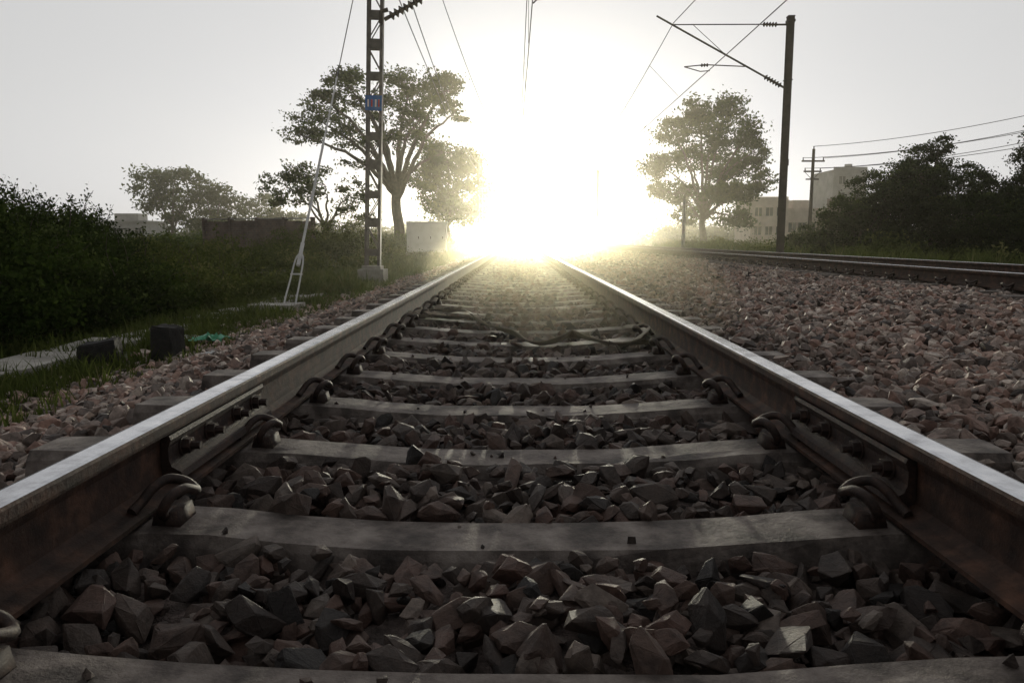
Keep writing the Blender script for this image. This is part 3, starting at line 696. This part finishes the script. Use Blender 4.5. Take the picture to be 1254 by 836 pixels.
g_ += grass("g", -6, -3.0, 14, 50, 60000, .06, .22, rg, gzf, .006, .15)
build("grass", g_, [L_grass])
g_ = grass("g", 8.9, 15, 18, 60, 60000, .15, .45, rg, gzf, .005, .05)
build("grass", g_, [L_grass])

# ------------------------------------------------------------------ forward-scattering haze lying over the plain
hz = build("haze", [box(-220, 240, 1.9, 330, -1.5, 13)], [])
m = bpy.data.materials.new("haze_volume"); m.use_nodes = True; nt = m.node_tree; nt.nodes.clear()
vs = nt.nodes.new('ShaderNodeVolumeScatter'); vs.inputs['Color'].default_value = (1,.95,.80,1); vs.inputs['Density'].default_value = .0010; vs.inputs['Anisotropy'].default_value = .91
o = nt.nodes.new('ShaderNodeOutputMaterial'); nt.links.new(vs.outputs[0], o.inputs['Volume']); hz.data.materials.append(m)
# added scattering volume over the track, imitates glow spilling onto the ballast
def ellipsoid(c, r, nu=36, nv=24):
    u = np.linspace(0, 2*np.pi, nu, endpoint=False); v = np.linspace(0, np.pi, nv)
    V = np.array([[c[0]+r[0]*np.sin(b)*np.cos(a), c[1]+r[1]*np.cos(b), c[2]+r[2]*np.sin(b)*np.sin(a)] for b in v for a in u])
    F = [[j*nu+i, j*nu+(i+1) % nu, (j+1)*nu+(i+1) % nu, (j+1)*nu+i] for j in range(nv-1) for i in range(nu)]
    return (V, np.array(F), 0, .5)
gm = build("glow_spill", [ellipsoid((.6, 45, .1), (3.6, 41.5, 1.5))], [], smooth=True)
m = bpy.data.materials.new("glow_spill_volume"); m.use_nodes = True; nt = m.node_tree; nt.nodes.clear()
vs = nt.nodes.new('ShaderNodeVolumeScatter'); vs.inputs['Color'].default_value = (1,.92,.62,1); vs.inputs['Density'].default_value = .0035; vs.inputs['Anisotropy'].default_value = .88
o = nt.nodes.new('ShaderNodeOutputMaterial'); nt.links.new(vs.outputs[0], o.inputs['Volume']); gm.data.materials.append(m)

# ------------------------------------------------------------------ light
SE, SA = math.radians(1.5), math.radians(1.2)     # elevation, azimuth right of +Y
sd = Vector((math.sin(SA)*math.cos(SE), math.cos(SA)*math.cos(SE), math.sin(SE)))
sl = bpy.data.lights.new("sun", 'SUN'); sl.energy = 4.5; sl.angle = math.radians(4); sl.color = (1, .92, .68)
so = bpy.data.objects.new("sun", sl); scene.collection.objects.link(so); so.rotation_euler = (-sd).to_track_quat('-Z', 'Y').to_euler()
wd = bpy.data.worlds.new("World"); scene.world = wd; wd.use_nodes = True; nt = wd.node_tree; nt.nodes.clear()
sky = nt.nodes.new('ShaderNodeTexSky'); sky.sky_type = 'NISHITA'; sky.sun_disc = False; sky.sun_elevation = SE; sky.sun_rotation = SA; sky.dust_density = 2
hs = nt.nodes.new('ShaderNodeHueSaturation'); hs.inputs['Saturation'].default_value = .12; nt.links.new(sky.outputs[0], hs.inputs['Color'])
bg1 = nt.nodes.new('ShaderNodeBackground'); bg1.inputs[1].default_value = .05; nt.links.new(hs.outputs[0], bg1.inputs[0])
tc = nt.nodes.new('ShaderNodeTexCoord'); nrm = N(nt, 'ShaderNodeVectorMath', operation='NORMALIZE'); nt.links.new(tc.outputs['Generated'], nrm.inputs[0])
dp = N(nt, 'ShaderNodeVectorMath', operation='DOT_PRODUCT'); dp.inputs[1].default_value = sd; nt.links.new(nrm.outputs[0], dp.inputs[0])
def math_(op, a, b=None):
    n = nt.nodes.new('ShaderNodeMath'); n.operation = op
    for i, v in enumerate((a, b)):
        if v is None: continue
        if isinstance(v, (int, float)): n.inputs[i].default_value = v
        else: nt.links.new(v, n.inputs[i])
    return n.outputs[0]
cosv = math_('MINIMUM', dp.outputs['Value'], .999999); th = math_('ARCCOSINE', cosv)
base = nt.nodes.new('ShaderNodeMapRange'); base.interpolation_type = 'SMOOTHSTEP'
for i, v in enumerate((-.3, 1.0, .22, .59)): base.inputs[i+1].default_value = v
nt.links.new(cosv, base.inputs[0])
g1 = math_('MULTIPLY', math_('EXPONENT', math_('MULTIPLY', math_('POWER', math_('DIVIDE', th, math.radians(12)), 2), -1)), .20)
g2 = math_('MULTIPLY', math_('EXPONENT', math_('MULTIPLY', math_('DIVIDE', th, math.radians(1.8)), -1)), 3.0)
cn = N(nt, 'ShaderNodeTexNoise', Scale=2.2, Detail=3); nt.links.new(nrm.outputs[0], cn.inputs['Vector'])
cl = math_('ADD', math_('MULTIPLY', cn.outputs[0], .12), .94)
lum = math_('MULTIPLY', math_('ADD', base.outputs[0], g1), cl)
cc = nt.nodes.new('ShaderNodeCombineXYZ')
for i, (a, w2) in enumerate(((.99, 1.0), (.99, .96), (.99, .84))):
    nt.links.new(math_('ADD', math_('MULTIPLY', lum, a), math_('MULTIPLY', g2, w2)), cc.inputs[i])
bg2 = nt.nodes.new('ShaderNodeBackground'); bg2.inputs[1].default_value = 1; nt.links.new(cc.outputs[0], bg2.inputs[0])
ad = nt.nodes.new('ShaderNodeAddShader'); nt.links.new(bg1.outputs[0], ad.inputs[0]); nt.links.new(bg2.outputs[0], ad.inputs[1])
wo = nt.nodes.new('ShaderNodeOutputWorld'); nt.links.new(ad.outputs[0], wo.inputs[0])

# ------------------------------------------------------------------ camera
cam = bpy.data.cameras.new("camera"); co = bpy.data.objects.new("camera", cam); scene.collection.objects.link(co)
cam.sensor_width = 36; cam.lens = 25.84; cam.clip_start = .05; cam.clip_end = 6000
co.location = (0, 0, .61); co.rotation_euler = (math.radians(90-7.9), 0, math.radians(.5))
scene.camera = co
